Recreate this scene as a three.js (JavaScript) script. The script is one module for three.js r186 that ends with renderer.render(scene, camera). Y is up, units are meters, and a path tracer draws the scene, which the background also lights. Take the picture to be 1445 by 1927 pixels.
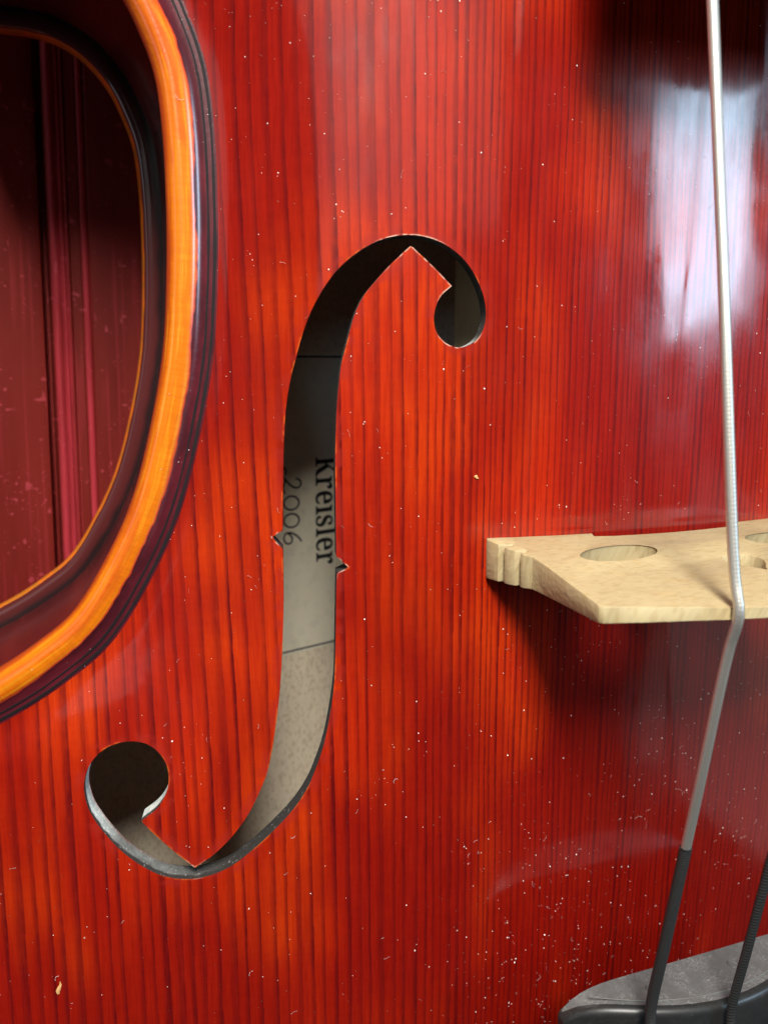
import * as THREE from 'three';
import { RectAreaLightUniformsLib } from 'three/addons/lights/RectAreaLightUniformsLib.js';
import { mergeGeometries, mergeVertices, toCreasedNormals } from 'three/addons/utils/BufferGeometryUtils.js';

// ---------------------------------------------------------------- camera, light, exposure
// Lengths below are millimetres around the instrument; W() turns them into metres with the bench top at y = 0.
const MM = 0.001, FLOOR = -54.7;
const W = (x, y, z) => new THREE.Vector3(x * MM, (y - FLOOR) * MM, z * MM);
const scene = new THREE.Scene();
scene.background = new THREE.Color(0.012, 0.0125, 0.014);

const F = 1600, PW = 1445, PH = 1927, CAMH = 114;               // focal length in photo pixels, photo size, height over the plate's edge
const RX = [0.93750171, -0.0586325, 0.3430055], RY = [0.34798066, 0.15796301, -0.92409802], RZ = [0, 0.98570275, 0.16849356];
const camera = new THREE.PerspectiveCamera(2 * Math.atan(PH / 2 / F) * 180 / Math.PI, PW / PH, 0.005, 20);
camera.position.copy(W(0, CAMH, 0));
camera.up.set(-RX[1], -RY[1], -RZ[1]);
camera.lookAt(camera.position.clone().add(new THREE.Vector3(RX[2], RY[2], RZ[2])));
camera.focus = 0.116;
camera.userData.fStop = 26;
camera.updateMatrixWorld();

const renderer = new THREE.WebGLRenderer({ antialias: true });
renderer.toneMapping = THREE.LinearToneMapping;
renderer.toneMappingExposure = 0.8;
renderer.shadowMap.enabled = true;
RectAreaLightUniformsLib.init();

function areaLight(w, h, pos, target, color, intensity) {
  const l = new THREE.RectAreaLight(color, intensity, w, h);
  l.position.set(...pos); l.lookAt(...target); scene.add(l);
  return l;
}
const T0 = [0.05, 0.05, 0.02];
// main light: unseen lamp panel close above the neck end, raking over the plate
areaLight(0.09, 0.21, [-0.055, 0.355, -0.295], [0.045, 0.05, 0.03], new THREE.Color(1.0, 0.96, 0.89), 92);
// pale ceiling over the bench, lit by the windows
areaLight(2.3, 1.5, [-0.75, 2.2, -1.12], [-0.75, 0.0, -1.05], new THREE.Color(1.0, 0.97, 0.96), 0.7);
// smaller bright window on the right that the varnish mirrors
areaLight(0.58, 0.50, [1.50, 1.60, -0.40], [0.085, 0.06, -0.02], new THREE.Color(0.56, 0.78, 1.0), 26);
// pale wall, right past the tailpiece, then an added left fill for the boards
areaLight(0.9, 0.9, [1.7, 1.35, 0.75], [0.08, 0.06, 0.05], new THREE.Color(1.0, 0.93, 0.92), 0.55);
areaLight(1.6, 0.5, [-1.4, 0.42, -0.2], [0.0, 0.03, 0.0], new THREE.Color(0.88, 0.93, 1.0), 1.2);

// ---------------------------------------------------------------- helpers
let seed = 7;
const rnd = () => { seed = (seed * 1664525 + 1013904223) >>> 0; return seed / 4294967296; };
const rr = (a, b) => a + (b - a) * rnd();
const clamp = (x, a = 0, b = 1) => Math.min(b, Math.max(a, x));
const sm = (a, b, x) => { const t = clamp((x - a) / (b - a)); return t * t * (3 - 2 * t); };
const mix = (a, b, t) => a + (b - a) * t;
const mix3 = (a, b, t) => [mix(a[0], b[0], t), mix(a[1], b[1], t), mix(a[2], b[2], t)];
const hash = (i, j, s) => { let h = (i * 374761393 + j * 668265263 + s * 974634323) | 0; h = Math.imul(h ^ (h >>> 13), 1274126177); return ((h ^ (h >>> 16)) >>> 0) / 4294967296; };
function noise(x, y, s = 0) {
  const i = Math.floor(x), j = Math.floor(y), a = x - i, b = y - j, u = a * a * (3 - 2 * a), v = b * b * (3 - 2 * b);
  return mix(mix(hash(i, j, s), hash(i + 1, j, s), u), mix(hash(i, j + 1, s), hash(i + 1, j + 1, s), u), v);
}
const fbm = (x, y, s = 0) => 0.53 * noise(x, y, s) + 0.27 * noise(x * 2.1, y * 2.1, s + 1) + 0.2 * noise(x * 4.3, y * 4.3, s + 2);
const toS = (c) => { c = clamp(c); return 255 * (c <= 0.0031308 ? c * 12.92 : 1.055 * Math.pow(c, 1 / 2.4) - 0.055); };
function dataTex(w, h, fn, srgb = true, wrap = false) {          // fn(u, v) -> linear [r, g, b] or number
  const a = new Uint8Array(w * h * 4);
  for (let j = 0; j < h; j++) for (let i = 0; i < w; i++) {
    const c = fn((i + 0.5) / w, (j + 0.5) / h), k = 4 * (j * w + i);
    if (srgb) { a[k] = toS(c[0]); a[k + 1] = toS(c[1]); a[k + 2] = toS(c[2]); } else a[k] = a[k + 1] = a[k + 2] = 255 * clamp(c);
    a[k + 3] = 255;
  }
  const t = new THREE.DataTexture(a, w, h);
  t.magFilter = THREE.LinearFilter; t.minFilter = THREE.LinearMipmapLinearFilter; t.generateMipmaps = true;
  if (srgb) t.colorSpace = THREE.SRGBColorSpace;
  if (wrap) t.wrapS = t.wrapT = THREE.RepeatWrapping;
  t.needsUpdate = true;
  return t;
}
const lin = (r, g, b) => new THREE.Color().setRGB(r, g, b);
const BASE = { x: 80, y: FLOOR, z: 10 };
function part(name, geo, mat, parent, label) {                   // geometry in mm, placed relative to the viola's base
  geo.translate(-BASE.x, -BASE.y, -BASE.z); geo.scale(MM, MM, MM);
  const m = new THREE.Mesh(geo, mat); m.name = name; m.castShadow = m.receiveShadow = true;
  if (label) m.userData.label = label;
  parent.add(m); return m;
}
// a photo pixel on the level h (mm over the plate's edge)
function un(px, py, h) {
  const a = px - PW / 2, b = py - PH / 2, d = [0, 1, 2].map((k) => [RX, RY, RZ][k][0] * a + [RX, RY, RZ][k][1] * b + [RX, RY, RZ][k][2] * F);
  const t = (h - CAMH) / d[1]; return [d[0] * t, d[2] * t];
}

// ---------------------------------------------------------------- the body's outline and arching
const XC = 80;
const cat = (pts, step) => {
  const c = new THREE.CatmullRomCurve3(pts.map((p) => new THREE.Vector3(p[0], 0, p[1])), false, 'centripetal');
  const n = Math.max(2, Math.round(c.getLength() / step)); return c.getSpacedPoints(n).map((p) => [p.x, p.z]);
};
const UPPER = cat([[80, -194], [62, -193], [40, -187], [14, -175], [-8, -155], [-19, -130], [-19.5, -105], [-14.5, -80], [-14, -66], [-16.8, -57.5]], 2.5);
const CBOUT = cat([[-17.6, -55.6], [-16.6, -53.8], [-12, -51.6], [-6.3, -50.7], [-1.5, -50.6], [2, -49.9], [5.6, -48], [9.1, -44.2], [11.3, -39.8], [12.7, -35.5], [13.35, -29], [13.45, -21], [13.3, -15], [12.95, -9], [12.4, -3], [10.8, 5.5], [7.5, 17.2], [3.9, 24.8], [-1.0, 32.2], [-5.2, 35.5], [-9.9, 38.4], [-15, 40.8], [-20.2, 42.6], [-21.6, 44.2]], 1.0);
const LOWER = cat([[-21.4, 46], [-21, 50], [-23, 62], [-30, 84], [-38, 112], [-41.5, 138], [-37, 165], [-20, 190], [8, 206], [44, 214.5], [80, 216]], 2.5);
const LEFT = [...UPPER, ...CBOUT, ...LOWER];
const OUT = [...LEFT, ...LEFT.slice(1, -1).reverse().map(([x, z]) => [2 * XC - x, z])];
function dSeg(L, x, z) {
  let m = 1e9;
  for (let i = 0; i + 1 < L.length; i++) {
    const [ax, az] = L[i], bx = L[i + 1][0] - ax, bz = L[i + 1][1] - az, t = clamp(((x - ax) * bx + (z - az) * bz) / (bx * bx + bz * bz));
    const dx = x - ax - t * bx, dz = z - az - t * bz, q = dx * dx + dz * dz; if (q < m) m = q;
  }
  return Math.sqrt(m);
}
const smin = (a, b, r) => { const k = Math.max(r - Math.abs(a - b), 0) / r; return Math.min(a, b) - k * k * r * 0.25; };
const inside = (x, z) => { let c = false; for (let i = 0, j = OUT.length - 1; i < OUT.length; j = i++) { const [xi, zi] = OUT[i], [xj, zj] = OUT[j]; if ((zi > z) !== (zj > z) && x < ((xj - xi) * (z - zi)) / (zj - zi) + xi) c = !c; } return c; };
function edge(x, z) {                                            // [true distance, smoothed distance] to the outline
  const xm = XC - Math.abs(x - XC), a = dSeg(UPPER, xm, z), b = dSeg(CBOUT, xm, z), c = dSeg(LOWER, xm, z);
  return [Math.min(a, b, c), Math.max(0, smin(smin(a, b, 16), c, 16))];
}
function bulge(x, z, ds) {
  const u = ds / (ds + Math.abs(x - XC) + 1e-6);
  return (1 - Math.pow(1 - u, 2.2)) * sm(0, 0.3, u) * (1 - Math.pow(Math.abs(z - 10) / 208, 2.6));
}
function arch(x, z, e) { const [d, ds] = e || edge(x, z); return 15 * bulge(x, z, ds) - 0.9 * Math.exp(-(((d - 6.5) / 3.6) ** 2)); }
const floorIn = (x, z, e) => -37.6 - 12.5 * bulge(x, z, (e || edge(x, z))[1]);   // the back's inner face
function onTop(px, py) { let h = 9, p; for (let k = 0; k < 14; k++) { p = un(px, py, h); h = 0.4 * h + 0.6 * arch(p[0], p[1]); } return [p[0], p[1], h]; }

// ---------------------------------------------------------------- materials
// spruce: rings about 2 mm wide near the edge, under 1 mm at the joint; the two halves are bookmatched
const rings = []; { let x = -46; while (x < 82) { rings.push(x); const w = mix(1.78, 0.85, sm(26, 62, x)); x += w * rr(0.72, 1.28); } }
const ringAt = new Float32Array(2600), ringId = new Int16Array(2600);
for (let i = 0, k = 0; i < 2600; i++) { const x = -46 + i * 0.05; while (k + 1 < rings.length - 1 && rings[k + 1] <= x) k++; ringAt[i] = clamp((x - rings[k]) / (rings[k + 1] - rings[k])); ringId[i] = k; }
const Z0 = -200, ZA = -62, ZB = 136, Z1 = 220, VA = 0.05, VB = 0.95;
const vOf = (z) => z < ZA ? (z - Z0) / (ZA - Z0) * VA : z < ZB ? mix(VA, VB, (z - ZA) / (ZB - ZA)) : mix(VB, 1, (z - ZB) / (Z1 - ZB));
const zOf = (v) => v < VA ? mix(Z0, ZA, v / VA) : v < VB ? mix(ZA, ZB, (v - VA) / (VB - VA)) : mix(ZB, Z1, (v - VB) / (1 - VB));
const uOf = (x) => (XC - Math.abs(x - XC) + 46) / 126.5, xOf = (u) => u * 126.5 - 46;

// sound hole outline, traced from the photograph onto the arched plate
const HOLE = [
  [[773, 462], [735.6, 497], [704, 532], [683, 559], [669, 588], [659, 620], [650, 655], [642, 687], [637, 728], [634, 766], [632, 814], [631, 860], [631.5, 930], [632.5, 1000], [633, 1047]],
  [[633, 1047], [656, 1068]], [[656, 1068], [634, 1078]],
  [[634, 1078], [633, 1117], [632.5, 1160], [631.5, 1215], [629, 1285], [621, 1345], [609.5, 1401], [596, 1442], [580, 1480], [553.5, 1521], [516, 1562], [471, 1603], [438, 1628], [400, 1646], [359, 1654], [314, 1650], [277, 1635], [232, 1604], [195, 1565], [168.6, 1525], [159, 1487], [161, 1462], [172, 1435], [195, 1411], [221, 1399], [247, 1395], [277, 1400], [299, 1416], [314, 1440], [318, 1468], [312.5, 1494.5], [296, 1521], [266, 1545]],
  [[266, 1545], [290, 1569], [329, 1603], [367, 1633]],
  [[367, 1633], [404, 1607], [438, 1573], [467.5, 1532], [490, 1487], [504, 1450], [512, 1412], [519, 1367], [525, 1318], [529, 1270], [532, 1208], [533.5, 1143], [533, 1080], [532, 1033]],
  [[532, 1033], [512, 1011]], [[512, 1011], [532, 998]],
  [[532, 998], [532, 936], [533.5, 845], [538, 770], [546.5, 715], [557, 674], [572, 620], [589, 578], [611, 539], [637, 505], [672, 475], [707, 455], [739, 445], [771, 442], [806, 447], [844, 464], [876, 492], [898, 527], [911, 563], [914, 597], [907.5, 623], [892, 644], [866, 654], [841, 647], [821.5, 626], [816, 601], [820, 577], [830, 556], [850, 538.5]],
  [[850, 538.5], [831, 518], [804, 491], [773, 462]],
];
const holeRing = [];
for (const s of HOLE) { const q = cat(s.map(([a, b]) => { const p = onTop(a, b); return [p[0], p[1]]; }), 0.6); for (let i = 0; i + 1 < q.length; i++) holeRing.push(q[i]); }
const holeLoop = [...holeRing, holeRing[0]];
const wornTips = [[773, 462, 5], [850, 538, 3], [656, 1070, 2.2], [512, 1011, 1.5], [866, 654, 4], [367, 1633, 2]].map(([a, b, r]) => { const p = onTop(a, b); return [p[0], p[1], r]; });
const hb = holeRing.reduce((b, [x, z]) => [Math.min(b[0], x), Math.max(b[1], x), Math.min(b[2], z), Math.max(b[3], z)], [1e9, -1e9, 1e9, -1e9]);

const latewood = (x, z) => {                                    // 0 earlywood .. 1 dark ring line
  const xs = x + 0.28 * (noise(x * 0.05, z * 0.02, 3) - 0.5) * 4 + 0.16 * (noise(x * 0.5, z * 0.09, 4) - 0.5) + 0.07 * (noise(x * 1.5, z * 0.35, 5) - 0.5);
  const i = clamp(Math.floor((xs + 46) / 0.05), 0, 2599), p = ringAt[i], id = ringId[i];
  const a = mix(0.34, 0.64, hash(id, 3, 9)) + 0.12 * (noise(x * 0.6, z * 0.10, 7) - 0.5), deep = mix(0.6, 1, hash(id, 5, 9));
  const body = sm(a - 0.05, a + 0.36, p) * 0.92 + 0.12 * sm(0.78, 0.95, p);
  return body * (1 - sm(0.965, 1, p)) * deep * mix(0.62, 1.1, noise(x * 0.8, z * 0.09, 6)) * mix(0.8, 1.12, noise(x * 2.5, z * 0.9, 8));
};
const plateTex = dataTex(2048, 2048, (u, v) => {
  const x = xOf(u), z = zOf(v), lw = clamp(latewood(x, z));
  const patch = fbm(x * 0.09, z * 0.045, 11), fib = noise(x * 6, z * 0.25, 14), fib2 = noise(x * 14, z * 0.8, 15);
  const deep = sm(0.30, 0.74, fbm(x * 0.07 + 3, z * 0.03, 17) + 0.26 * sm(25, 85, z) + 0.10 * sm(52, 75, x) - 0.08 * sm(20, 40, x) * (1 - sm(45, 65, x)) + 0.05 * (fib - 0.5));   // redder, thicker varnish; also light falloff painted in towards the tail and joint
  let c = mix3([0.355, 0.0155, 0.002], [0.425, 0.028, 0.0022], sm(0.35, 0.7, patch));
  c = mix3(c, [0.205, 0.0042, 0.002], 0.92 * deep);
  c = mix3(c, [0.22, 0.006, 0.003], 0.45 * sm(0.5, 0.8, fbm(x * 0.5, z * 0.035, 21)));
  c = mix3(c, [0.095, 0.003, 0.0035], clamp(lw * 0.98));
  const g = 0.82 + 0.24 * fib + 0.14 * fib2 + 0.06 * (noise(x * 0.7, z * 2.6, 31) - 0.5);
  c = [c[0] * g, c[1] * g * g, c[2] * g];
  if (x > hb[0] - 3 && x < hb[1] + 3 && z > hb[2] - 3 && z < hb[3] + 3) {   // varnish worn thin on the sharp rim, thick beside it
    const d = dSeg(holeLoop, x, z), w = noise(x * 0.9, z * 0.9, 41);
    c = mix3(c, [0.27, 0.016, 0.010], 0.55 * (1 - sm(0.4, 1.7, d)) * sm(0.2, 0.7, w));
    let tip = 0; for (const [tx, tz, r] of wornTips) tip = Math.max(tip, 1 - sm(r * 0.5, r, Math.hypot(x - tx, z - tz)));
    c = mix3(c, [0.58, 0.36, 0.27], tip * (1 - sm(0.05, 0.19, d)) * sm(0.25, 0.6, noise(x * 2.4, z * 2.4, 44)));
    c = mix3(c, [0.55, 0.11, 0.016], 0.6 * (1 - sm(0.06, 0.24, d)) * sm(0.55, 0.8, noise(x * 0.35, z * 0.35, 42)) * sm(0.2, 0.6, noise(x * 2, z * 2, 43)));
  }
  return c;
});
const plateBump = dataTex(2048, 1024, (u, v) => {
  const x = xOf(u), z = zOf(v), lw = clamp(latewood(x, z));
  return 0.45 + 0.42 * lw + 0.10 * (noise(x * 7, z * 0.10, 51) - 0.5) + 0.06 * (noise(x * 1.3, z * 0.5, 52) - 0.5);
}, false);
const varnish = { clearcoat: 1, roughness: 0.35, specularIntensity: 0.35 };
const coatRough = dataTex(1024, 1024, (u, v) => { const x = u * 126, z = v * 420; return clamp(0.5 + 0.45 * (fbm(x * 0.16, z * 0.05, 811) - 0.5) * 2 + 0.25 * (noise(x * 0.9, z * 0.12, 812) - 0.5) + 0.15 * (noise(x * 3, z * 2, 813) - 0.5), 0.2, 1); }, false);
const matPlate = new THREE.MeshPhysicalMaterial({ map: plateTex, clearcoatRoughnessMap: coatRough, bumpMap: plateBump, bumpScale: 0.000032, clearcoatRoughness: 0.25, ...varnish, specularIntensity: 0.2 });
const matWall = new THREE.MeshStandardMaterial({ roughness: 0.9, map: dataTex(2048, 64, (u, v) => {
  const depth = v * 10 - 3 + 0.35 * (noise(u * 90, v * 6, 61) - 0.5);               // mm below the plate's face
  const dusty = Math.max(sm(0.37, 0.40, u) * (1 - sm(0.58, 0.60, u)), sm(0.605, 0.61, u) * (1 - sm(0.635, 0.64, u)), sm(0.925, 0.935, u) * (1 - sm(0.965, 0.97, u)), 0.25 * sm(0.32, 0.37, u) * (1 - sm(0.4, 0.5, u)));
  const g = noise(u * 1400, v * 40, 62), f = noise(u * 300, v * 12, 63);
  const black = [0.018 + 0.02 * g, 0.016 + 0.015 * g, 0.015 + 0.012 * g], dust = [0.46 + 0.3 * g, 0.49 + 0.3 * g, 0.47 + 0.28 * g];
  return mix3(black, dust, clamp(dusty * sm(0.55, 1.0, depth + 0.5 * (f - 0.5)) * mix(0.6, 1.1, f) + (g > 0.9 ? 0.3 : 0)));
}, true, true) });

// edge band: worn golden border, dark varnish pooled in the channel beside it (s along the edge, d across)
const SE = 160, DE = 16;
const edgeBand = (gold, dark, flip) => dataTex(2048, 256, (u, v) => {
  const s = u * SE, d = v * DE;                                   // d: 0 at the inner purfling, running outwards over the crest
  const wob = 0.5 * (fbm(s * 0.12, 1, 71) - 0.5) * 2 + 0.2 * (noise(s * 1.1, 2, 72) - 0.5);
  const fl = fbm(s * 0.06, d * 0.9, 73), st = fbm(s * 0.12, d * 2.6, 74), cross = noise(s * 5, d * 0.25, 75);
  const edge = 2.95 + wob;
  let c = mix3(gold, [gold[0] * 0.80, gold[1] * 0.55, gold[2] * 0.6], 0.8 * sm(0.45, 0.75, fl));
  c = mix3(c, [gold[0] * 1.1, gold[1] * 1.5, gold[2] * 3], 0.8 * sm(0.45, 0.75, st));
  c = c.map((x) => x * (0.90 + 0.13 * cross + 0.08 * noise(s * 1.3, d * 0.3, 77)));
  c = mix3(c, [0.34, 0.036, 0.006], 0.85 * sm(6.3 + wob, 7.6 + wob, d));
  c = mix3(c, [0.42, 0.05, 0.006], 0.5 * sm(0.5, 0.75, fbm(s * 0.09, d * 0.4, 78)));
  const dk = mix3(dark, [dark[0] * 1.9, dark[1] * 1.5, dark[2] * 1.5], sm(0.2, 0.9, fbm(s * 0.25, d * 0.6, 76)));
  c = mix3(dk, mix3([0.5, 0.05, 0.015], c, sm(edge + 0.05, edge + 0.5, d)), sm(edge - 0.12, edge + 0.12, d));
  return c;
}, true, true);
const matEdge = new THREE.MeshPhysicalMaterial({ map: edgeBand([0.60, 0.145, 0.003], [0.050, 0.006, 0.010]), clearcoatRoughness: 0.2, bumpMap: dataTex(1024, 128, (u, v) => 0.5 + 0.5 * (fbm(u * 120, v * 10, 821) - 0.5) + 0.3 * (noise(u * 700, v * 40, 822) - 0.5), false, true), bumpScale: 0.00006, ...varnish });
const backTex = dataTex(1024, 256, (u, v) => {
  const s = u * SE, d = v * DE, w = 0.25 * (noise(s * 0.4, 1, 81) - 0.5);
  let c = mix3([0.014, 0.007, 0.008], [0.07, 0.012, 0.012], sm(1.2, 2.4, d + w * 2));
  c = mix3(c, [0.55 * (0.8 + 0.4 * noise(s, 2, 82)), 0.15, 0.012], sm(4.1 + w, 4.35 + w, d));
  return c;
}, true, true);
const matBackEdge = new THREE.MeshPhysicalMaterial({ map: backTex, clearcoatRoughness: 0.12, ...varnish });
const matRib = new THREE.MeshPhysicalMaterial({ clearcoatRoughness: 0.14, ...varnish, map: dataTex(1024, 256, (u, v) => {
  const s = u * SE, y = v * 40, fl = sm(0.3, 0.75, fbm(s * 0.22 + y * 0.03, y * 0.02, 91)), g = 0.85 + 0.3 * noise(s * 4, y * 0.4, 92);
  return mix3([0.075, 0.006, 0.007], [0.125, 0.012, 0.010], fl).map((c) => c * g);
}, true, true) });
const matPurf = new THREE.MeshPhysicalMaterial({ color: lin(0.010, 0.006, 0.007), roughness: 0.6, specularIntensity: 0.35 });
const bareTex = (tone, sc) => dataTex(1024, 1024, (u, v) => {
  const x = u * 100, z = v * 100, fl = sm(0.5, 0.8, noise(x * 3.4, z * 1.7, 101)), g = noise(x * 5, z * 0.7, 102), p = fbm(x * 0.1, z * 0.1, 103);
  const k = (0.86 + 0.2 * p + 0.10 * g) * (1 - 0.17 * fl * sc);
  return [tone[0] * k, tone[1] * k * (1 - 0.05 * fl), tone[2] * k * (1 - 0.12 * fl)];
}, true, true);
const matBare = new THREE.MeshStandardMaterial({ map: bareTex([0.84, 0.72, 0.54], 1), roughness: 0.85 });
const matBar = new THREE.MeshStandardMaterial({ map: bareTex([0.80, 0.68, 0.44], 0.4), roughness: 0.8 });
const matEbony = new THREE.MeshPhysicalMaterial({ color: lin(0.012, 0.011, 0.011), roughness: 0.45 });

// ---------------------------------------------------------------- the bench below
{
  const a = un(62, 80, FLOOR), b = un(108, 1060, FLOOR), ang = Math.atan2(b[0] - a[0], b[1] - a[1]);
  const tex = dataTex(1024, 2048, (u, v) => {
    const x = u * 120, z = v * 240, p = fbm(x * 0.25, z * 0.03, 201), sp = noise(x * 1.1, z * 1.1, 202), sp2 = noise(x * 2.7, z * 2.7, 203), st = noise(x * 1.6, z * 0.05, 204);
    let c = mix3([0.10, 0.006, 0.0045], [0.155, 0.013, 0.009], p);
    const worn = Math.max(sm(0.7, 1.2, x) * (1 - sm(3.4, 4.3, x)), sm(6.0, 6.5, x) * (1 - sm(7.1, 7.6, x)), 0.25 * sm(0.6, 0.85, st));
    c = mix3(c, [0.38, 0.032, 0.046], worn * mix(0.35, 1, fbm(x * 1.5, z * 0.12, 205)));
    c = mix3(c, [0.50, 0.07, 0.10], (sm(0.80, 0.92, sp) * 0.35 + sm(0.86, 0.95, sp2) * 0.4) * sm(0.45, 0.6, fbm(x * 0.3, z * 0.3, 206)));
    return c;
  }, true, true);
  const mat = new THREE.MeshPhysicalMaterial({ map: tex, roughness: 0.6, specularIntensity: 0.25, bumpMap: dataTex(512, 512, (u, v) => 0.5 + 0.3 * (noise(u * 160, v * 12, 211) - 0.5) + 0.4 * (fbm(u * 40, v * 40, 212) - 0.5), false, true), bumpScale: 0.00012 });
  const bench = new THREE.Group(); bench.name = 'floor'; bench.userData = { kind: 'structure', label: 'burgundy painted tongue and groove boards under the instrument', category: 'floor' };
  scene.add(bench);
  // section across one board: gap, three beads, a flat, one fine bead, then the flat face
  const prof = [[-3, -14], [-3, -3], [0.3, -3], [0.45, -1.4], [0.75, -0.5]];
  const bead = (x0, x1, hgt) => { for (let k = 0; k <= 8; k++) { const t = k / 8; prof.push([mix(x0, x1, t), -0.35 + hgt * Math.sin(Math.PI * t)]); } };
  bead(0.8, 2.6, 0.75); bead(2.65, 3.5, 0.42); bead(3.55, 4.3, 0.35);
  prof.push([4.4, -0.12], [6.0, -0.12]); bead(6.05, 7.5, 0.42); prof.push([7.7, -0.05], [8.2, 0], [40, 0], [86, 0], [86.9, -0.25], [87.2, -1], [87.2, -14]);
  const L = 760, n = prof.length, g0 = new THREE.BufferGeometry(), P = [], U = [], I = [];
  for (let j = 0; j <= 1; j++) for (let i = 0; i < n; i++) { P.push(prof[i][0], prof[i][1], (j - 0.5) * L); U.push(prof[i][0] / 120, (j * L) / 240); }
  for (let i = 0; i + 1 < n; i++) I.push(i, n + i, i + 1, i + 1, n + i, n + i + 1);
  g0.setAttribute('position', new THREE.Float32BufferAttribute(P, 3)); g0.setAttribute('uv', new THREE.Float32BufferAttribute(U, 2)); g0.setIndex(I);
  const boardGeo = toCreasedNormals(g0, 0.9); boardGeo.scale(MM, MM, MM);
  for (let k = -3; k <= 4; k++) {
    const m = new THREE.Mesh(boardGeo, mat); m.name = 'plank'; m.castShadow = m.receiveShadow = true;
    const off = k * 87.65;
    m.position.copy(W(a[0] + off * Math.cos(ang), FLOOR, a[1] + 20 - off * Math.sin(ang))); m.rotation.y = ang;
    bench.add(m);
  }
}

// ---------------------------------------------------------------- the viola
const viola = new THREE.Group(); viola.name = 'viola'; viola.position.copy(W(BASE.x, BASE.y, BASE.z));
viola.userData = { label: 'glossy red viola with golden worn edge, sound hole, maple bridge and strings', category: 'viola' };
scene.add(viola);

// top plate: both faces of the arched plate, cut by the two sound holes
const GX = 1.25, NX = 204, NZ = 334, GX0 = XC - GX * NX / 2, GZ0 = -198;
const eg = new Array((NX + 1) * (NZ + 1));
for (let j = 0; j <= NZ; j++) for (let i = 0; i <= NX / 2; i++) { const x = GX0 + i * GX, z = GZ0 + j * GX, e = edge(x, z); if (!inside(x, z)) e[0] = -e[0]; eg[j * (NX + 1) + i] = eg[j * (NX + 1) + NX - i] = e; }
// cells round the left hole (mirrored for the right one) are left to a finer mesh
const HI0 = Math.floor((hb[0] - 3 - GX0) / GX), HI1 = Math.ceil((hb[1] + 4 - GX0) / GX), HJ0 = Math.floor((hb[2] - 3 - GZ0) / GX), HJ1 = Math.ceil((hb[3] + 3 - GZ0) / GX);
const inPatch = (i, j) => j >= HJ0 && j < HJ1 && ((i >= HI0 && i < HI1) || (NX - 1 - i >= HI0 && NX - 1 - i < HI1));
function shell(fTop, fBot, keep, uvTop, uvBot, skip) {
  const nx = NX + 1, N = nx * (NZ + 1), H = [new Float32Array(N), new Float32Array(N)];
  for (let j = 0; j <= NZ; j++) for (let i = 0; i <= NX; i++) { const k = j * nx + i, x = GX0 + i * GX, z = GZ0 + j * GX, e = eg[k][0] < 0 ? [0, 0] : eg[k]; H[0][k] = fTop(x, z, e); H[1][k] = fBot(x, z, e); }
  const P = [], Nn = [], U = [], I = [], used = new Map();
  const vert = (s, i, j) => {
    const key = s * N + j * nx + i; if (used.has(key)) return used.get(key);
    const k = j * nx + i, x = GX0 + i * GX, z = GZ0 + j * GX, h = H[s], id = P.length / 3;
    const hx = (h[k + (i < NX ? 1 : 0)] - h[k - (i > 0 ? 1 : 0)]) / (2 * GX), hz = (h[k + (j < NZ ? nx : 0)] - h[k - (j > 0 ? nx : 0)]) / (2 * GX), q = (s ? -1 : 1) / Math.hypot(hx, 1, hz);
    P.push(x, h[k], z); Nn.push(-hx * q, q, -hz * q); U.push(...(s ? uvBot : uvTop)(x, z)); used.set(key, id); return id;
  };
  const on = (i, j) => i >= 0 && j >= 0 && i < NX && j < NZ && [0, 1, nx, nx + 1].every((o) => eg[j * nx + i + o][0] > keep);
  for (let j = 0; j < NZ; j++) for (let i = 0; i < NX; i++) {
    if (!on(i, j) || (skip && inPatch(i, j))) continue;
    for (const s of [0, 1]) { const a = vert(s, i, j), b = vert(s, i + 1, j), c = vert(s, i, j + 1), d = vert(s, i + 1, j + 1); if (s) I.push(a, b, c, b, d, c); else I.push(a, c, b, b, c, d); }
    const wall = (i0, j0, i1, j1) => { const a = vert(0, i0, j0), b = vert(0, i1, j1), c = vert(1, i0, j0), d = vert(1, i1, j1); I.push(a, b, c, b, d, c); };
    if (!on(i - 1, j)) wall(i, j, i, j + 1);
    if (!on(i + 1, j)) wall(i + 1, j + 1, i + 1, j);
    if (!on(i, j - 1)) wall(i + 1, j, i, j);
    if (!on(i, j + 1)) wall(i, j + 1, i + 1, j + 1);
  }
  const g = new THREE.BufferGeometry();
  g.setAttribute('position', new THREE.Float32BufferAttribute(P, 3)); g.setAttribute('normal', new THREE.Float32BufferAttribute(Nn, 3)); g.setAttribute('uv', new THREE.Float32BufferAttribute(U, 2)); g.setIndex(I);
  return g;
}
const THICK = 3.0, LEAN = 0.24;
const insideHole = (x, z) => { let c = false; for (let i = 0, j = holeRing.length - 1; i < holeRing.length; j = i++) { const [xi, zi] = holeRing[i], [xj, zj] = holeRing[j]; if ((zi > z) !== (zj > z) && x < ((xj - xi) * (z - zi)) / (zj - zi) + xi) c = !c; } return c; };
const holeSd = (x, z) => { if (x < hb[0] - 1 || x > hb[1] + 1 || z < hb[2] - 1 || z > hb[3] + 1) return 1; const d = dSeg(holeLoop, x, z); return insideHole(x, z) ? -d : d; };
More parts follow.
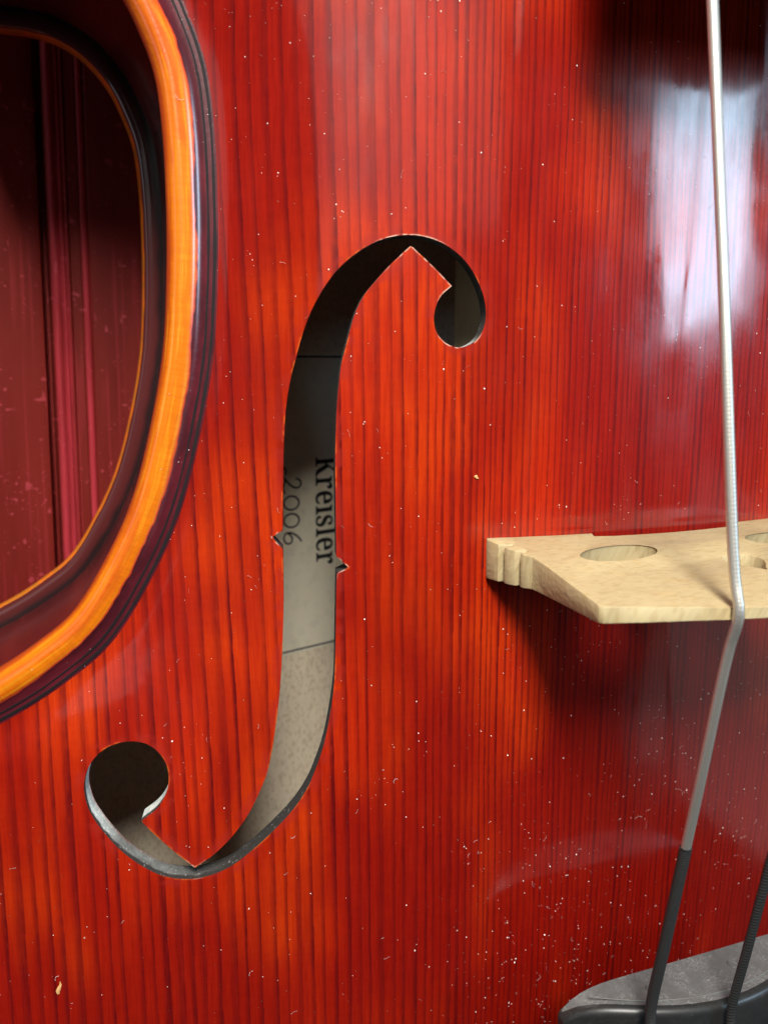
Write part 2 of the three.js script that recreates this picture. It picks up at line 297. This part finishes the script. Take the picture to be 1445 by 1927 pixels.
function patch(mirror) {                                          // both faces of the plate round a sound hole, cut along its outline
  const K = 4, g = GX / K, nx = (HI1 - HI0) * K, nz = (HJ1 - HJ0) * K, x0 = GX0 + HI0 * GX, z0 = GZ0 + HJ0 * GX, N = nx + 1;
  const H = new Float32Array(N * (nz + 1));
  for (let j = 0; j <= nz; j++) for (let i = 0; i <= nx; i++) H[j * N + i] = arch(x0 + i * g, z0 + j * g);
  const P = [], Nn = [], U = [], I = [];
  for (const [off, s] of [[0, 1], [THICK, -1]]) {
    const sd = new Float32Array(N * (nz + 1)), ids = new Map();
    for (let j = 0; j <= nz; j++) for (let i = 0; i <= nx; i++) { let q = holeSd(x0 + i * g - off * LEAN, z0 + j * g); if (Math.abs(q) < 1e-4) q = 1e-4; sd[j * N + i] = q; }
    const add = (fi, fj) => {
      const i = clamp(Math.floor(fi), 0, nx - 1), j = clamp(Math.floor(fj), 0, nz - 1), a = fi - i, b = fj - j, k = j * N + i;
      const h = mix(mix(H[k], H[k + 1], a), mix(H[k + N], H[k + N + 1], a), b), ii = clamp(Math.round(fi), 2, nx - 2), jj = clamp(Math.round(fj), 2, nz - 2), q = jj * N + ii;
      const hx = (H[q + 2] - H[q - 2]) / (4 * g), hz = (H[q + 2 * N] - H[q - 2 * N]) / (4 * g), l = s / Math.hypot(hx, 1, hz), x = x0 + fi * g, z = z0 + fj * g;
      P.push(mirror ? 2 * XC - x : x, h - off, z); Nn.push(-hx * l * (mirror ? -1 : 1), l, -hz * l); U.push(uOf(x), vOf(z)); return P.length / 3 - 1;
    };
    const node = (i, j) => { const k = j * N + i; if (!ids.has(k)) ids.set(k, add(i, j)); return ids.get(k); };
    const cut = (a, b) => { const ka = a[1] * N + a[0], kb = b[1] * N + b[0], key = -(Math.min(ka, kb) * 100000 * 8 + Math.max(ka, kb)) - 1; if (!ids.has(key)) { const t = sd[ka] / (sd[ka] - sd[kb]); ids.set(key, add(mix(a[0], b[0], t), mix(a[1], b[1], t))); } return ids.get(key); };
    const emit = (...v) => { for (let k = 1; k + 1 < v.length; k++) { if ((s > 0) !== !!mirror) I.push(v[0], v[k], v[k + 1]); else I.push(v[0], v[k + 1], v[k]); } };
    const on = (i, j) => { const k = (HJ0 + Math.floor(j / K)) * (NX + 1) + HI0 + Math.floor(i / K); return [0, 1, NX + 1, NX + 2].every((o) => eg[k + o][0] > 4.0); };
    for (let j = 0; j < nz; j++) for (let i = 0; i < nx; i++) if (on(i, j)) for (const t of [[[i, j], [i, j + 1], [i + 1, j]], [[i + 1, j], [i, j + 1], [i + 1, j + 1]]]) {
      const out = t.map((p) => sd[p[1] * N + p[0]] > 0), v = [];
      if (!out.some(Boolean)) continue;
      for (let k = 0; k < 3; k++) { const a = t[k], b = t[(k + 1) % 3]; if (out[k]) v.push(node(...a)); if (out[k] !== out[(k + 1) % 3]) v.push(cut(a, b)); }
      emit(...v);
    }
  }
  const geo = new THREE.BufferGeometry();
  geo.setAttribute('position', new THREE.Float32BufferAttribute(P, 3)); geo.setAttribute('normal', new THREE.Float32BufferAttribute(Nn, 3)); geo.setAttribute('uv', new THREE.Float32BufferAttribute(U, 2)); geo.setIndex(I);
  return geo;
}
function holeWall(mirror) {
  const n = holeLoop.length, deps = [0, 0.5, 1, 1.75, THICK], P = [], U = [], I = [];
  holeLoop.forEach(([x, z], i) => { const h = arch(x, z); for (const d of deps) { const X = x + d * LEAN; P.push(mirror ? 2 * XC - X : X, h - d, z); U.push(i / (n - 1), (d + 3) / 10); } });
  const m = deps.length;
  for (let i = 0; i + 1 < n; i++) for (let j = 0; j + 1 < m; j++) { const a = i * m + j, b = a + m; I.push(a, a + 1, b, b, a + 1, b + 1); }
  const g = new THREE.BufferGeometry(); g.setAttribute('position', new THREE.Float32BufferAttribute(P, 3)); g.setAttribute('uv', new THREE.Float32BufferAttribute(U, 2)); g.setIndex(I);
  return toCreasedNormals(g, 0.7);
}
const uvPlate = (x, z) => [uOf(x), vOf(z)];
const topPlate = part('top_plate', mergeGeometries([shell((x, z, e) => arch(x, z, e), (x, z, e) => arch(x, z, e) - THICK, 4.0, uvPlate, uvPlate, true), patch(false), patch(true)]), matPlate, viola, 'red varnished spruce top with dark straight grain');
for (const m of [false, true]) part('sound_hole_edge', holeWall(m), matWall, topPlate, 'black cut edge of the sound hole with grey dust');

// sweeps along the whole outline: prof = [[d inwards, y | fn], ...]
const frameOf = OUT.map((p, i) => {
  const a = OUT[(i + OUT.length - 1) % OUT.length], b = OUT[(i + 1) % OUT.length]; let tx = b[0] - a[0], tz = b[1] - a[1]; const l = Math.hypot(tx, tz);
  return [-tz / l * -1, tx / l * -1];
});
{ const k = UPPER.length + 30, [x, z] = OUT[k], [nx, nz] = frameOf[k]; if (!inside(x + nx * 2, z + nz * 2)) for (const f of frameOf) { f[0] *= -1; f[1] *= -1; } }
const lim = OUT.map(([x, z], i) => { let d = 0; const [nx, nz] = frameOf[i]; while (d < 6.6) { const q = edge(x + nx * (d + 0.2), z + nz * (d + 0.2))[0]; if (q < d + 0.2 - 0.25) break; d += 0.2; } return Math.max(d, 0.4); });
const arcS = [0]; for (let i = 1; i <= OUT.length; i++) { const a = OUT[i - 1], b = OUT[i % OUT.length]; arcS.push(arcS[i - 1] + Math.hypot(b[0] - a[0], b[1] - a[1])); }
const S0 = arcS[UPPER.length] - 12;
function sweep(prof, vScale = DE) {
  const n = prof.length, P = [], U = [], I = [];
  for (let i = 0; i <= OUT.length; i++) {
    const k = i % OUT.length, [x, z] = OUT[k], [nx, nz] = frameOf[k]; let v = 0, px, py;
    for (let j = 0; j < n; j++) {
      const dd = Math.min(typeof prof[j][0] === 'function' ? prof[j][0](arcS[i]) : prof[j][0], lim[k]), X = x + nx * dd, Z = z + nz * dd, Y = typeof prof[j][1] === 'function' ? prof[j][1](X, Z) : prof[j][1];
      const nominal = typeof prof[j][0] === 'function' ? dd : prof[j][0];
      if (j) v += Math.hypot(nominal - px, Y - py); px = nominal; py = Y;
      P.push(X, Y, Z); U.push((arcS[i] - S0) / SE, v / vScale);
    }
  }
  for (let i = 0; i < OUT.length; i++) for (let j = 0; j + 1 < n; j++) { const a = i * n + j, b = a + n; I.push(a, b, a + 1, b, b + 1, a + 1); }
  const g = new THREE.BufferGeometry(); g.setAttribute('position', new THREE.Float32BufferAttribute(P, 3)); g.setAttribute('uv', new THREE.Float32BufferAttribute(U, 2)); g.setIndex(I); g.computeVertexNormals();
  const nrm = g.attributes.normal; let t = 0; for (let i = 0; i < OUT.length; i += 7) t += nrm.getY(i * n + 1);
  if (t < 0) { g.index.array.reverse(); g.computeVertexNormals(); }
  return g;
}
const lift = (o) => (x, z) => arch(x, z) + o;
const edgeProf = [[6.35, lift(-0.02)], [6.25, lift(0.05)], [5.6, lift(0.05)], [5.0, lift(0.05)], [4.5, lift(0.05)], [4.0, lift(0.08)], [3.5, lift(0.22)], [3.0, lift(0.5)], [2.5, 0.15], [2.0, 0.32], [1.5, 0.28], [1.1, 0.1], [0.75, -0.18], [0.45, -0.58], [0.22, -1.05], [0.06, -1.6], [0, -2.1], [0.06, -2.7], [0.3, -3.4], [0.8, -4.0], [1.5, -4.25], [4.2, -4.3]];
part('edge', sweep(edgeProf), matEdge, topPlate, 'worn golden orange border of the top');
for (const [d, w] of [[5.05, 0.17], [5.85, 0.2]]) {
  const wob = (s) => 0.10 * (fbm(s * 0.18, d, 301) - 0.5), wd = (s) => w * mix(0.65, 1.25, noise(s * 0.4, d * 3, 302));
  part('purfling_strip', sweep([[(s) => d + wob(s) + wd(s), lift(0.03)], [(s) => d + wob(s) + wd(s) - 0.02, lift(0.085)], [(s) => d + wob(s) - wd(s) + 0.02, lift(0.085)], [(s) => d + wob(s) - wd(s), lift(0.03)]]), matPurf, topPlate);
}
const yb = -37.2;
part('rib', sweep([[3.25, -4.0], [3.25, -15], [3.25, -27], [3.25, -37.4]], 40), matRib, viola, 'dark maroon side of the body');
part('lining', sweep([[4.2, -4.0], [6.3, -4.2], [6.3, -10], [5.0, -11.5], [4.4, -20], [5.0, -30], [6.3, -32], [6.3, -37.4]], 100), matBare, viola);
const backPlate = part('back_plate', shell((x, z, e) => floorIn(x, z, e), (x, z, e) => -41.6 - 12.8 * bulge(x, z, e[1]), 2.2, (x, z) => [x / 100, z / 100], (x, z) => [x / 100, z / 100]), matBare, viola, 'pale bare wood inside of the back');
part('edge', sweep([[4.2, yb], [3.2, yb], [2.4, yb + 0.05], [1.7, yb + 0.1], [1.1, yb], [0.7, yb - 0.25], [0.4, yb - 0.6], [0.15, yb - 1.2], [0, yb - 2], [0.1, yb - 2.9], [0.5, yb - 3.8], [1.2, yb - 4.4], [2.4, yb - 4.6], [4.5, yb - 4.7]]), matBackEdge, backPlate, 'dark back edge with a thin orange rim');

// bass bar under the plate
{
  const P = [], I = [], n = 60;
  for (let i = 0; i <= n; i++) {
    const z = mix(-118, 138, i / n), t = Math.sin(Math.PI * i / n), x = 54.4, h0 = arch(x, z) - THICK - 0.1, dep = mix(2.5, 14, Math.pow(t, 0.6)), x1 = 60, h1 = arch(x1, z) - THICK - 0.1;
    P.push(x, h0, z, x, h0 - dep + 1, z, x + 1, h0 - dep, z, x1 - 1, h0 - dep, z, x1, h0 - dep + 1, z, x1, h1, z);
  }
  for (let i = 0; i < n; i++) for (let j = 0; j < 6; j++) { const a = i * 6 + j, b = i * 6 + (j + 1) % 6, c = a + 6, d = b + 6; I.push(a, b, c, b, d, c); }
  const g = new THREE.BufferGeometry(); g.setAttribute('position', new THREE.Float32BufferAttribute(P, 3)); g.setIndex(I);
  const uv = []; for (let i = 0; i < P.length / 3; i++) uv.push(P[3 * i + 1] / 30, P[3 * i + 2] / 100); g.setAttribute('uv', new THREE.Float32BufferAttribute(uv, 2));
  part('bass_bar', toCreasedNormals(g, 0.5), matBar, viola);
}

// paper label glued to the back
{
  const PXM = 18, LW = 60, LH = 46, cv = document.createElement('canvas'); cv.width = LW * PXM; cv.height = LH * PXM;
  const c = cv.getContext('2d');
  c.fillStyle = '#efe7cd'; c.fillRect(0, 0, cv.width, cv.height);
  for (let k = 0; k < 2600; k++) { const x = rnd() * cv.width, y = rnd() * cv.height, r = rr(2, 16); c.fillStyle = rnd() < 0.5 ? 'rgba(150,146,122,0.05)' : 'rgba(225,222,202,0.05)'; c.beginPath(); c.arc(x, y, r, 0, 7); c.fill(); }
  c.strokeStyle = '#14161a'; c.lineWidth = 0.34 * PXM; c.strokeRect(0.7 * PXM, 0.7 * PXM, cv.width - 1.4 * PXM, cv.height - 1.4 * PXM);
  // canvas x runs along the instrument (z - 0.. from the neck end), canvas y runs towards the edge (-x)
  const zc = (z) => (z + 2.6) * PXM, xcv = (x) => (80 - x) * PXM;
  c.fillStyle = '#17140f'; c.save(); c.translate(zc(17.6), xcv(45.5)); c.font = `bold ${6.6 * PXM}px serif`;
  const wdt = c.measureText('Kreisler').width; c.scale((22.4 * PXM) / wdt, 1); c.fillText('Kreisler', 0, 0); c.restore();
  c.save(); c.translate(zc(20.3), xcv(38.6)); c.scale(PXM, PXM); c.strokeStyle = '#1c1a1a'; c.lineWidth = 0.34; c.lineCap = 'round'; c.lineJoin = 'round';
  const stroke = (f) => { c.beginPath(); f(); c.stroke(); };
  stroke(() => { c.moveTo(-1.1, -0.2); c.bezierCurveTo(-0.7, -0.9, -0.2, -0.5, 0.2, -0.6); });
  stroke(() => { c.moveTo(1.3, -2.8); c.bezierCurveTo(1.4, -4.0, 3.2, -4.1, 3.1, -2.8); c.bezierCurveTo(3.0, -1.7, 1.4, -0.6, 0.9, -0.3); c.bezierCurveTo(1.6, -1.0, 2.4, 0.5, 3.9, -0.3); });
  stroke(() => c.ellipse(6.0, -1.7, 1.35, 1.6, 0.2, 0, 6.29));
  stroke(() => c.ellipse(9.5, -1.7, 1.35, 1.6, 0.2, 0, 6.29));
  stroke(() => { c.moveTo(13.9, -3.7); c.bezierCurveTo(12.6, -3.0, 11.7, -1.6, 11.9, -0.7); c.bezierCurveTo(12.1, 0.3, 14.0, 0.1, 14.1, -1.0); c.bezierCurveTo(14.2, -2.0, 12.6, -2.1, 12.1, -1.0); });
  c.restore();
  const t = new THREE.CanvasTexture(cv); t.colorSpace = THREE.SRGBColorSpace;
  const P = [], U = [], I = [], nx = 24, nz = 30, tilt = -0.085;
  for (let j = 0; j <= nz; j++) for (let i = 0; i <= nx; i++) {
    const cx = j / nz, cy = i / nx, x = 80 - cy * LH, zt = cx * LW - 2.6, z = zt + (x - 42) * tilt * cx * 1.0;
    P.push(x, floorIn(x, z) + 0.16, z); U.push(cx, 1 - cy);
  }
  for (let j = 0; j < nz; j++) for (let i = 0; i < nx; i++) { const a = j * (nx + 1) + i, b = a + nx + 1; I.push(a, a + 1, b, a + 1, b + 1, b); }
  const g = new THREE.BufferGeometry(); g.setAttribute('position', new THREE.Float32BufferAttribute(P, 3)); g.setAttribute('uv', new THREE.Float32BufferAttribute(U, 2)); g.setIndex(I); g.computeVertexNormals();
  part('paper_label', g, new THREE.MeshStandardMaterial({ map: t, roughness: 0.9 }), backPlate, 'aged paper label with printed name and handwritten year 2006');
}

// bridge
const zf = (h) => 22.8 + (h - 13) * 0.10, zk = (h) => 28.3 - (h - 13) * 0.035;
{
  const foot = (x) => arch(x, 25.5) - 0.06, sh = new THREE.Shape(), XB = 80;
  const half = [[52.2, foot(52.2)], [51.95, foot(52) + 0.9], [52.35, 16.3], [54.3, 16.7], [54.4, 17.1], [52.7, 17.4], [52.75, 18.4], [53.2, 19.3], [54.7, 19.5], [54.8, 19.9], [53.5, 20.2], [53.5, 21.0], [54.2, 22.0], [53.9, 26], [53.3, 32], [52.6, 38.9], [53.1, 39.4], [57.5, 40.8], [62.2, 42.05], [66, 43.2], [70.3, 44.1], [75, 44.9], [80, 45.3]];
  const feet = [[80, 16.9], [74.5, 16.7], [70, 16.4], [67.4, 15.9], [67.9, foot(67.9)], [64, foot(64)], [60, foot(60)], [56, foot(56)]];
  const pts = [...half, ...half.slice(0, -1).reverse().map(([x, h]) => [2 * XB - x, h]), ...feet.slice().reverse().map(([x, h]) => [2 * XB - x, h]), ...feet.slice(1)];
  pts.forEach(([x, h], i) => i ? sh.lineTo(x, h) : sh.moveTo(x, h));
  const ell = (cx, cy, rx, ry, rot) => { const p = new THREE.Path(); p.absellipse(cx, cy, rx, ry, 0, 2 * Math.PI, true, rot); sh.holes.push(p); };
  ell(66.2, 23.4, 6.2, 3.0, -0.12); ell(2 * XB - 66.2, 23.4, 6.2, 3.0, 0.12);
  const hp = new THREE.Path(); hp.moveTo(80.6, 34); hp.bezierCurveTo(80.0, 32.4, 77.9, 31.6, 77.9, 29.6); hp.bezierCurveTo(77.9, 27.8, 80, 27.4, 80.6, 28.8); hp.bezierCurveTo(81.2, 27.4, 83.3, 27.8, 83.3, 29.6); hp.bezierCurveTo(83.3, 31.6, 81.2, 32.4, 80.6, 34); sh.holes.push(hp);
  const g = new THREE.ExtrudeGeometry(sh, { depth: 1, bevelEnabled: true, bevelSize: 0.14, bevelThickness: 0.04, bevelOffset: -0.14, bevelSegments: 2, curveSegments: 20 });
  const p = g.attributes.position, uv = []; for (let i = 0; i < p.count; i++) { const h = p.getY(i), t = (p.getZ(i) + 0.04) / 1.08; p.setZ(i, mix(zf(h), zk(h), t)); uv.push(p.getX(i) / 40 + p.getZ(i) / 60, h / 40); }
  g.setAttribute('uv', new THREE.Float32BufferAttribute(uv, 2));
  const tex = dataTex(1024, 1024, (u, v) => {
    const x = u * 40, y = v * 40, fl = sm(0.55, 0.8, noise(x * 1.2, y * 5, 401)), p2 = fbm(x * 0.25, y * 0.4, 402), g2 = noise(x * 0.8, y * 9, 403), d = sm(0.62, 0.75, fbm(x * 0.9, y * 0.9, 405));
    const k = (0.83 + 0.10 * p2 + 0.10 * g2) * (1 - 0.12 * fl);
    return [0.49 * k, 0.395 * k * (1 - 0.04 * fl - 0.03 * d), 0.215 * k * (1 - 0.09 * fl - 0.1 * d)];
  }, true, true);
  const bm = new THREE.MeshPhysicalMaterial({ map: tex, roughness: 0.55, bumpMap: dataTex(512, 512, (u, v) => noise(u * 200, v * 60, 411), false, true), bumpScale: 0.00003 });
  part('bridge', toCreasedNormals(g, 0.7), bm, viola, 'pale maple bridge with carved kidney and heart openings');
}

// tailpiece
const tp = (t) => 84 + t * 118;
{
  const topH = (x, t) => mix(35.4, 27, t) - (Math.abs(x) / 22) ** 2 * mix(8.2, 5, t), P = [], I = [], U = [], n = 28, m = 20;
  const halfW = (t) => mix(22, 10.5, Math.pow(t, 1.2));
  const rings2 = [], Rr = 1.1, lead = [0, 0.25, 0.5, 0.75, 1].map((k) => [Rr * (1 - Math.cos(k * Math.PI / 2)), Rr * (1 - Math.sin(k * Math.PI / 2))]);
  const rows = [...lead.map(([z, dn]) => [z / 118, dn]), ...Array.from({ length: m }, (_, j) => [(j + 1) / m, 0])];
  for (const [t, dn] of rows) {
    const hw = halfW(t) - dn * 0.5, row = [];
    for (let i = 0; i <= n; i++) { const x = mix(-hw, hw, i / n); row.push([XC + x, Math.max(topH(x * 22 / hw, t) - dn, 26.2), tp(t) + 2.6 * (x / hw) ** 8 * (1 - t) ** 6]); }
    for (let i = n; i >= 0; i--) { const x = mix(-hw, hw, i / n); row.push([XC + x, mix(25.8, 21, t) - 0.3 * (x / hw) ** 2 + 0.3, tp(t) + 2.6 * (x / hw) ** 8 * (1 - t) ** 6]); }
    rings2.push(row);
  }
  const w = rings2[0].length, last = rows.length - 1;
  rings2.forEach((row) => row.forEach(([x, y, z]) => { P.push(x, y, z); U.push(x / 30, (z + y) / 30); }));
  for (let j = 0; j < last; j++) for (let i = 0; i < w; i++) { const a = j * w + i, b = j * w + (i + 1) % w, c = a + w, d = b + w; I.push(a, c, b, b, c, d); }
  const I0 = [];
  for (let i = 0; i < n; i++) { const a = i, b = a + 1, c = w - 1 - i, d = c - 1; I0.push(a, b, c, b, d, c); }
  for (let i = 0; i < n; i++) { const a = last * w + i, b = a + 1, c = last * w + (w - 1 - i), d = c - 1; I.push(a, c, b, b, c, d); }
  const g = new THREE.BufferGeometry(); g.setAttribute('position', new THREE.Float32BufferAttribute(P, 3)); g.setAttribute('uv', new THREE.Float32BufferAttribute(U, 2)); g.setIndex(I);
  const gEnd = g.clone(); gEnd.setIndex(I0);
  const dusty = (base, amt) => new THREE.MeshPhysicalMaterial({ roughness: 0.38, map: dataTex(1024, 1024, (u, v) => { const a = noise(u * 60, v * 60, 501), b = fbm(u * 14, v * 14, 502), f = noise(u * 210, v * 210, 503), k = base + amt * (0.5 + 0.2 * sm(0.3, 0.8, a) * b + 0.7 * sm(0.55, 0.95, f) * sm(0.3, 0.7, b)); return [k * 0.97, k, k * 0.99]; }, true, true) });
  const tpiece = part('tailpiece', toCreasedNormals(g, 0.8), dusty(0.008, 0.02), viola, 'black tailpiece with arched dusty end');
  part('end_face', toCreasedNormals(gEnd, 0.8), dusty(0.03, 0.16), tpiece, 'grey dust covered front face of the tailpiece, painted lighter where it faces the light');  // dust, with the light on this face painted into its tone
  // engraved line across the end and the small string holes
  const line = []; for (let i = 0; i <= 24; i++) { const x = mix(-18.5, 18.5, i / 24); line.push(new THREE.Vector3(XC + x, topH(x, 0) - 2.2 + 0.4 * (x / 20) ** 2, 83.97)); }
  part('end_line', new THREE.TubeGeometry(new THREE.CatmullRomCurve3(line), 48, 0.09, 5), new THREE.MeshStandardMaterial({ color: lin(0.13, 0.13, 0.12), roughness: 0.6 }), tpiece);
  for (const x of [-9.5, 4.5]) { const r = new THREE.TorusGeometry(0.75, 0.13, 8, 20); r.translate(XC + x, 29.4, 83.95); part('eyelet', r, new THREE.MeshStandardMaterial({ color: lin(0.10, 0.10, 0.10), roughness: 0.35 }), tpiece); }
}

// strings: bridge end, far end towards the nut, tailpiece end
{
  const ray = (px, py, h) => { const q = un(px, py, h); return new THREE.Vector3(q[0], h, q[1]); };
  const steel = new THREE.MeshStandardMaterial({ color: lin(0.64, 0.62, 0.56), metalness: 0.88, roughness: 0.44, bumpMap: dataTex(64, 64, (u, v) => 0.5 + 0.5 * Math.sin(u * Math.PI * 2 * 8), false, true), bumpScale: 0.000006 });
  steel.bumpMap.repeat.set(90, 1);
  const silk = new THREE.MeshStandardMaterial({ color: lin(0.020, 0.021, 0.021), roughness: 0.5, bumpMap: dataTex(64, 64, (u, v) => 0.5 + 0.5 * Math.sin((u * 8 + v * 2) * Math.PI * 2), false, true), bumpScale: 0.00005 });
  silk.bumpMap.repeat.set(15, 1);
  const b1 = ray(1385, 1158, 43.9), n1 = ray(1340, 0, 35.6), e1 = ray(1220, 1915, 34.6);
  const b2 = new THREE.Vector3(79, 45.8, 26.9), e2 = ray(1370, 1920, 36.0);
  const list = [[b1, n1, e1, 0.61, 0.535], [b2, new THREE.Vector3(78.4, 36, -38.4), e2, 0.48, 0.30], [new THREE.Vector3(90.5, 45.2, 26.9), new THREE.Vector3(89, 35.4, -38.4), new THREE.Vector3(92, 35.6, 83.4), 0.4, 0.4], [new THREE.Vector3(101, 42.9, 26.9), new THREE.Vector3(98.6, 33.4, -38.4), new THREE.Vector3(101, 31.5, 83.4), 0.32, 0.5]];
  for (const [b, nn, e, r, q] of list) {
    const far = b.clone().lerp(nn, 300 / 65), end = e.clone();
    const bend = new THREE.CatmullRomCurve3([far, b.clone().lerp(nn, 0.6), b.clone().lerp(nn, 0.06), b.clone().lerp(nn, 0.012).add(new THREE.Vector3(0, r * 0.7, 0)), b.clone().lerp(e, 0.012).add(new THREE.Vector3(0, r * 0.6, 0)), b.clone().lerp(e, 0.06), b.clone().lerp(e, 0.4), b.clone().lerp(e, q + 0.02)], false, 'centripetal');
    const s = part('string', new THREE.TubeGeometry(bend, 260, r, 14), steel, viola);
    const c = [b.clone().lerp(e, q), b.clone().lerp(e, q + 0.01), b.clone().lerp(e, 0.8), b.clone().lerp(e, 0.97), end.clone().add(new THREE.Vector3(0, 0.35, 1.2)), end.clone().add(new THREE.Vector3(0.1, 0.2, 6)), end.clone().add(new THREE.Vector3(0.2, -2.4, 12))];
    const tube = new THREE.TubeGeometry(new THREE.CatmullRomCurve3(c, false, 'centripetal'), 160, r + 0.12, 14);
    const cap = new THREE.SphereGeometry(r + 0.155, 14, 8); cap.scale(1, 1, 0.3); cap.translate(c[0].x, c[0].y, c[0].z);
    part('thread_winding', mergeGeometries([tube, cap]), silk, s, 'black thread winding on the string end');
  }
}

// fingerboard with its neck, just beyond the frame: the varnish mirrors its end
{
  const P = [], I = [], n = 20, rows = [[-43.5, 23.2, 34.2, 27], [-43.9, 23.5, 34.5, 26.7], [-120, 19, 30, 22], [-196, 16.5, 26, 18], [-330, 12.5, 18, 12]];
  for (const [z, hw, top, bot] of rows) { for (let i = 0; i <= n; i++) { const x = mix(-hw, hw, i / n); P.push(82 + x, top - 3.2 * (x / hw) ** 2, z); } for (let i = n; i >= 0; i--) { const x = mix(-hw, hw, i / n); P.push(82 + x, bot - 2.0 * (x / hw) ** 2 + 1, z); } }
  const w = 2 * (n + 1);
  for (let j = 0; j + 1 < rows.length; j++) for (let i = 0; i < w; i++) { const a = j * w + i, b = j * w + (i + 1) % w, c = a + w, d = b + w; I.push(a, b, c, b, d, c); }
  for (const j of [0, rows.length - 1]) for (let i = 0; i < n; i++) { const a = j * w + i, b = a + 1, c = j * w + (w - 1 - i), d = c - 1; I.push(a, c, b, b, c, d); }
  const g = new THREE.BufferGeometry(); g.setAttribute('position', new THREE.Float32BufferAttribute(P, 3)); g.setIndex(I);
  part('fingerboard', toCreasedNormals(g, 0.5), matEbony, viola);
  const nk = new THREE.Shape(); nk.moveTo(-16, 0); nk.bezierCurveTo(-15, -16, 15, -16, 16, 0); nk.lineTo(-16, 0);
  const ng = new THREE.ExtrudeGeometry(nk, { depth: 150, bevelEnabled: false, curveSegments: 16 }); ng.translate(82, 18, -330);
  part('neck', ng, matRib, viola);
}

// ---------------------------------------------------------------- dust and lint lying on the varnish
function dustSpot(ok) {
  for (;;) {
    const px = rnd() * 1500 - 20, py = rnd() * 1980 - 20;
    const w = 0.12 + 0.5 * sm(750, 1150, px) * sm(700, 1150, py) + 0.45 * sm(1500, 1900, py) * sm(750, 1050, px) + 0.9 * sm(900, 960, px) * sm(915, 1000, py) * (1 - sm(1010, 1030, py));
    if (rnd() > w * (0.25 + 1.5 * sm(0.4, 0.7, fbm(px * 0.008, py * 0.008, 601)))) continue;
    const [x, z, h] = onTop(px, py), e = edge(x, z);
    if (!inside(x, z) || e[0] < 1 || insideHole(x, z) || (x > 51 && z > 22 && z < 29) || (ok && !ok(x, z))) continue;
    return [x, e[0] < 3 ? 0.3 : h + (e[0] < 6.4 ? 0.06 : 0), z];
  }
}
function scatter(name, geo, mat, n, place, label, category) {
  const im = new THREE.InstancedMesh(geo, mat, n); im.name = name; im.castShadow = im.receiveShadow = true;
  im.userData = { kind: 'stuff', label, category };
  const m = new THREE.Matrix4(), q = new THREE.Quaternion(), e = new THREE.Euler(), c = new THREE.Color();
  for (let i = 0; i < n; i++) { const { p, r, s, col } = place(i); e.set(...r); q.setFromEuler(e); m.compose(W(...p), q, new THREE.Vector3(...s)); im.setMatrixAt(i, m); im.setColorAt(i, c.setRGB(...col)); }
  scene.add(im); return im;
}
{
  const dm = new THREE.MeshStandardMaterial({ color: 0xffffff, roughness: 0.9 });
  const speck = new THREE.IcosahedronGeometry(MM, 0);
  scatter('dust', speck, dm, 1900, () => {
    const p = dustSpot(), k = Math.pow(rnd(), 3.2), s = mix(0.022, 0.092, k), t = rnd();
    p[1] += s * 0.35; return { p, r: [rr(-0.5, 0.5), rr(0, 6.28), rr(-0.5, 0.5)], s: [s * rr(0.7, 1.6), s * 0.55, s * rr(0.7, 1.5)], col: mix3([0.85, 0.74, 0.66], [0.55, 0.30, 0.24], t * t * (1 - k)) };
  }, 'pale dust specks scattered over the red varnish', 'dust');
  const arc = []; for (let i = 0; i <= 8; i++) { const a = mix(-1.0, 1.1, i / 8); arc.push(new THREE.Vector3(Math.sin(a) * 0.5 * MM, (0.03 + 0.05 * (i % 3)) * MM, (Math.cos(a) - 0.7) * 0.5 * MM)); }
  const fibre = new THREE.TubeGeometry(new THREE.CatmullRomCurve3(arc), 10, 0.017 * MM, 4);
  scatter('lint', fibre, dm, 180, () => {
    const p = dustSpot(), s = mix(0.35, 1.15, rnd() ** 2), k = rr(0.35, 0.8);
    return { p, r: [0, rr(0, 6.28), rr(-0.05, 0.05)], s: [s * rr(0.7, 1.5), 1, s * rr(0.25, 1.1)], col: [k, k * 0.85, k * 0.8] };
  }, 'short pale lint fibres lying on the red varnish', 'lint');
  // two larger wood slivers
  const sliver = (px, py, len, wid, turn, label) => {
    const [x, z, h] = onTop(px, py), g = new THREE.IcosahedronGeometry(1, 1), a = g.attributes.position;
    for (let i = 0; i < a.count; i++) { const t = a.getX(i); a.setXYZ(i, t * len / 2, a.getY(i) * wid * 0.3, a.getZ(i) * wid / 2 * (1 - 0.55 * t) + 0.18 * wid * Math.sin(t * 5)); }
    g.scale(MM, MM, MM); g.computeVertexNormals();
    const m = new THREE.Mesh(g, new THREE.MeshStandardMaterial({ color: lin(0.62, 0.34, 0.12), roughness: 0.8 })); m.name = 'wood_sliver'; m.castShadow = m.receiveShadow = true;
    m.position.copy(W(x, h + wid * 0.3, z)); m.rotation.y = turn; m.userData = { label, category: 'sliver' }; scene.add(m); return m;
  };
  sliver(112, 1858, 1.9, 0.5, 1.25, 'tan wood sliver on the red top beyond the lower eye of the sound hole');
  sliver(896, 898, 0.8, 0.4, -0.7, 'tiny tan wood sliver on the red top between sound hole and bridge').name = 'wood_sliver_001';
}
renderer.render(scene, camera);
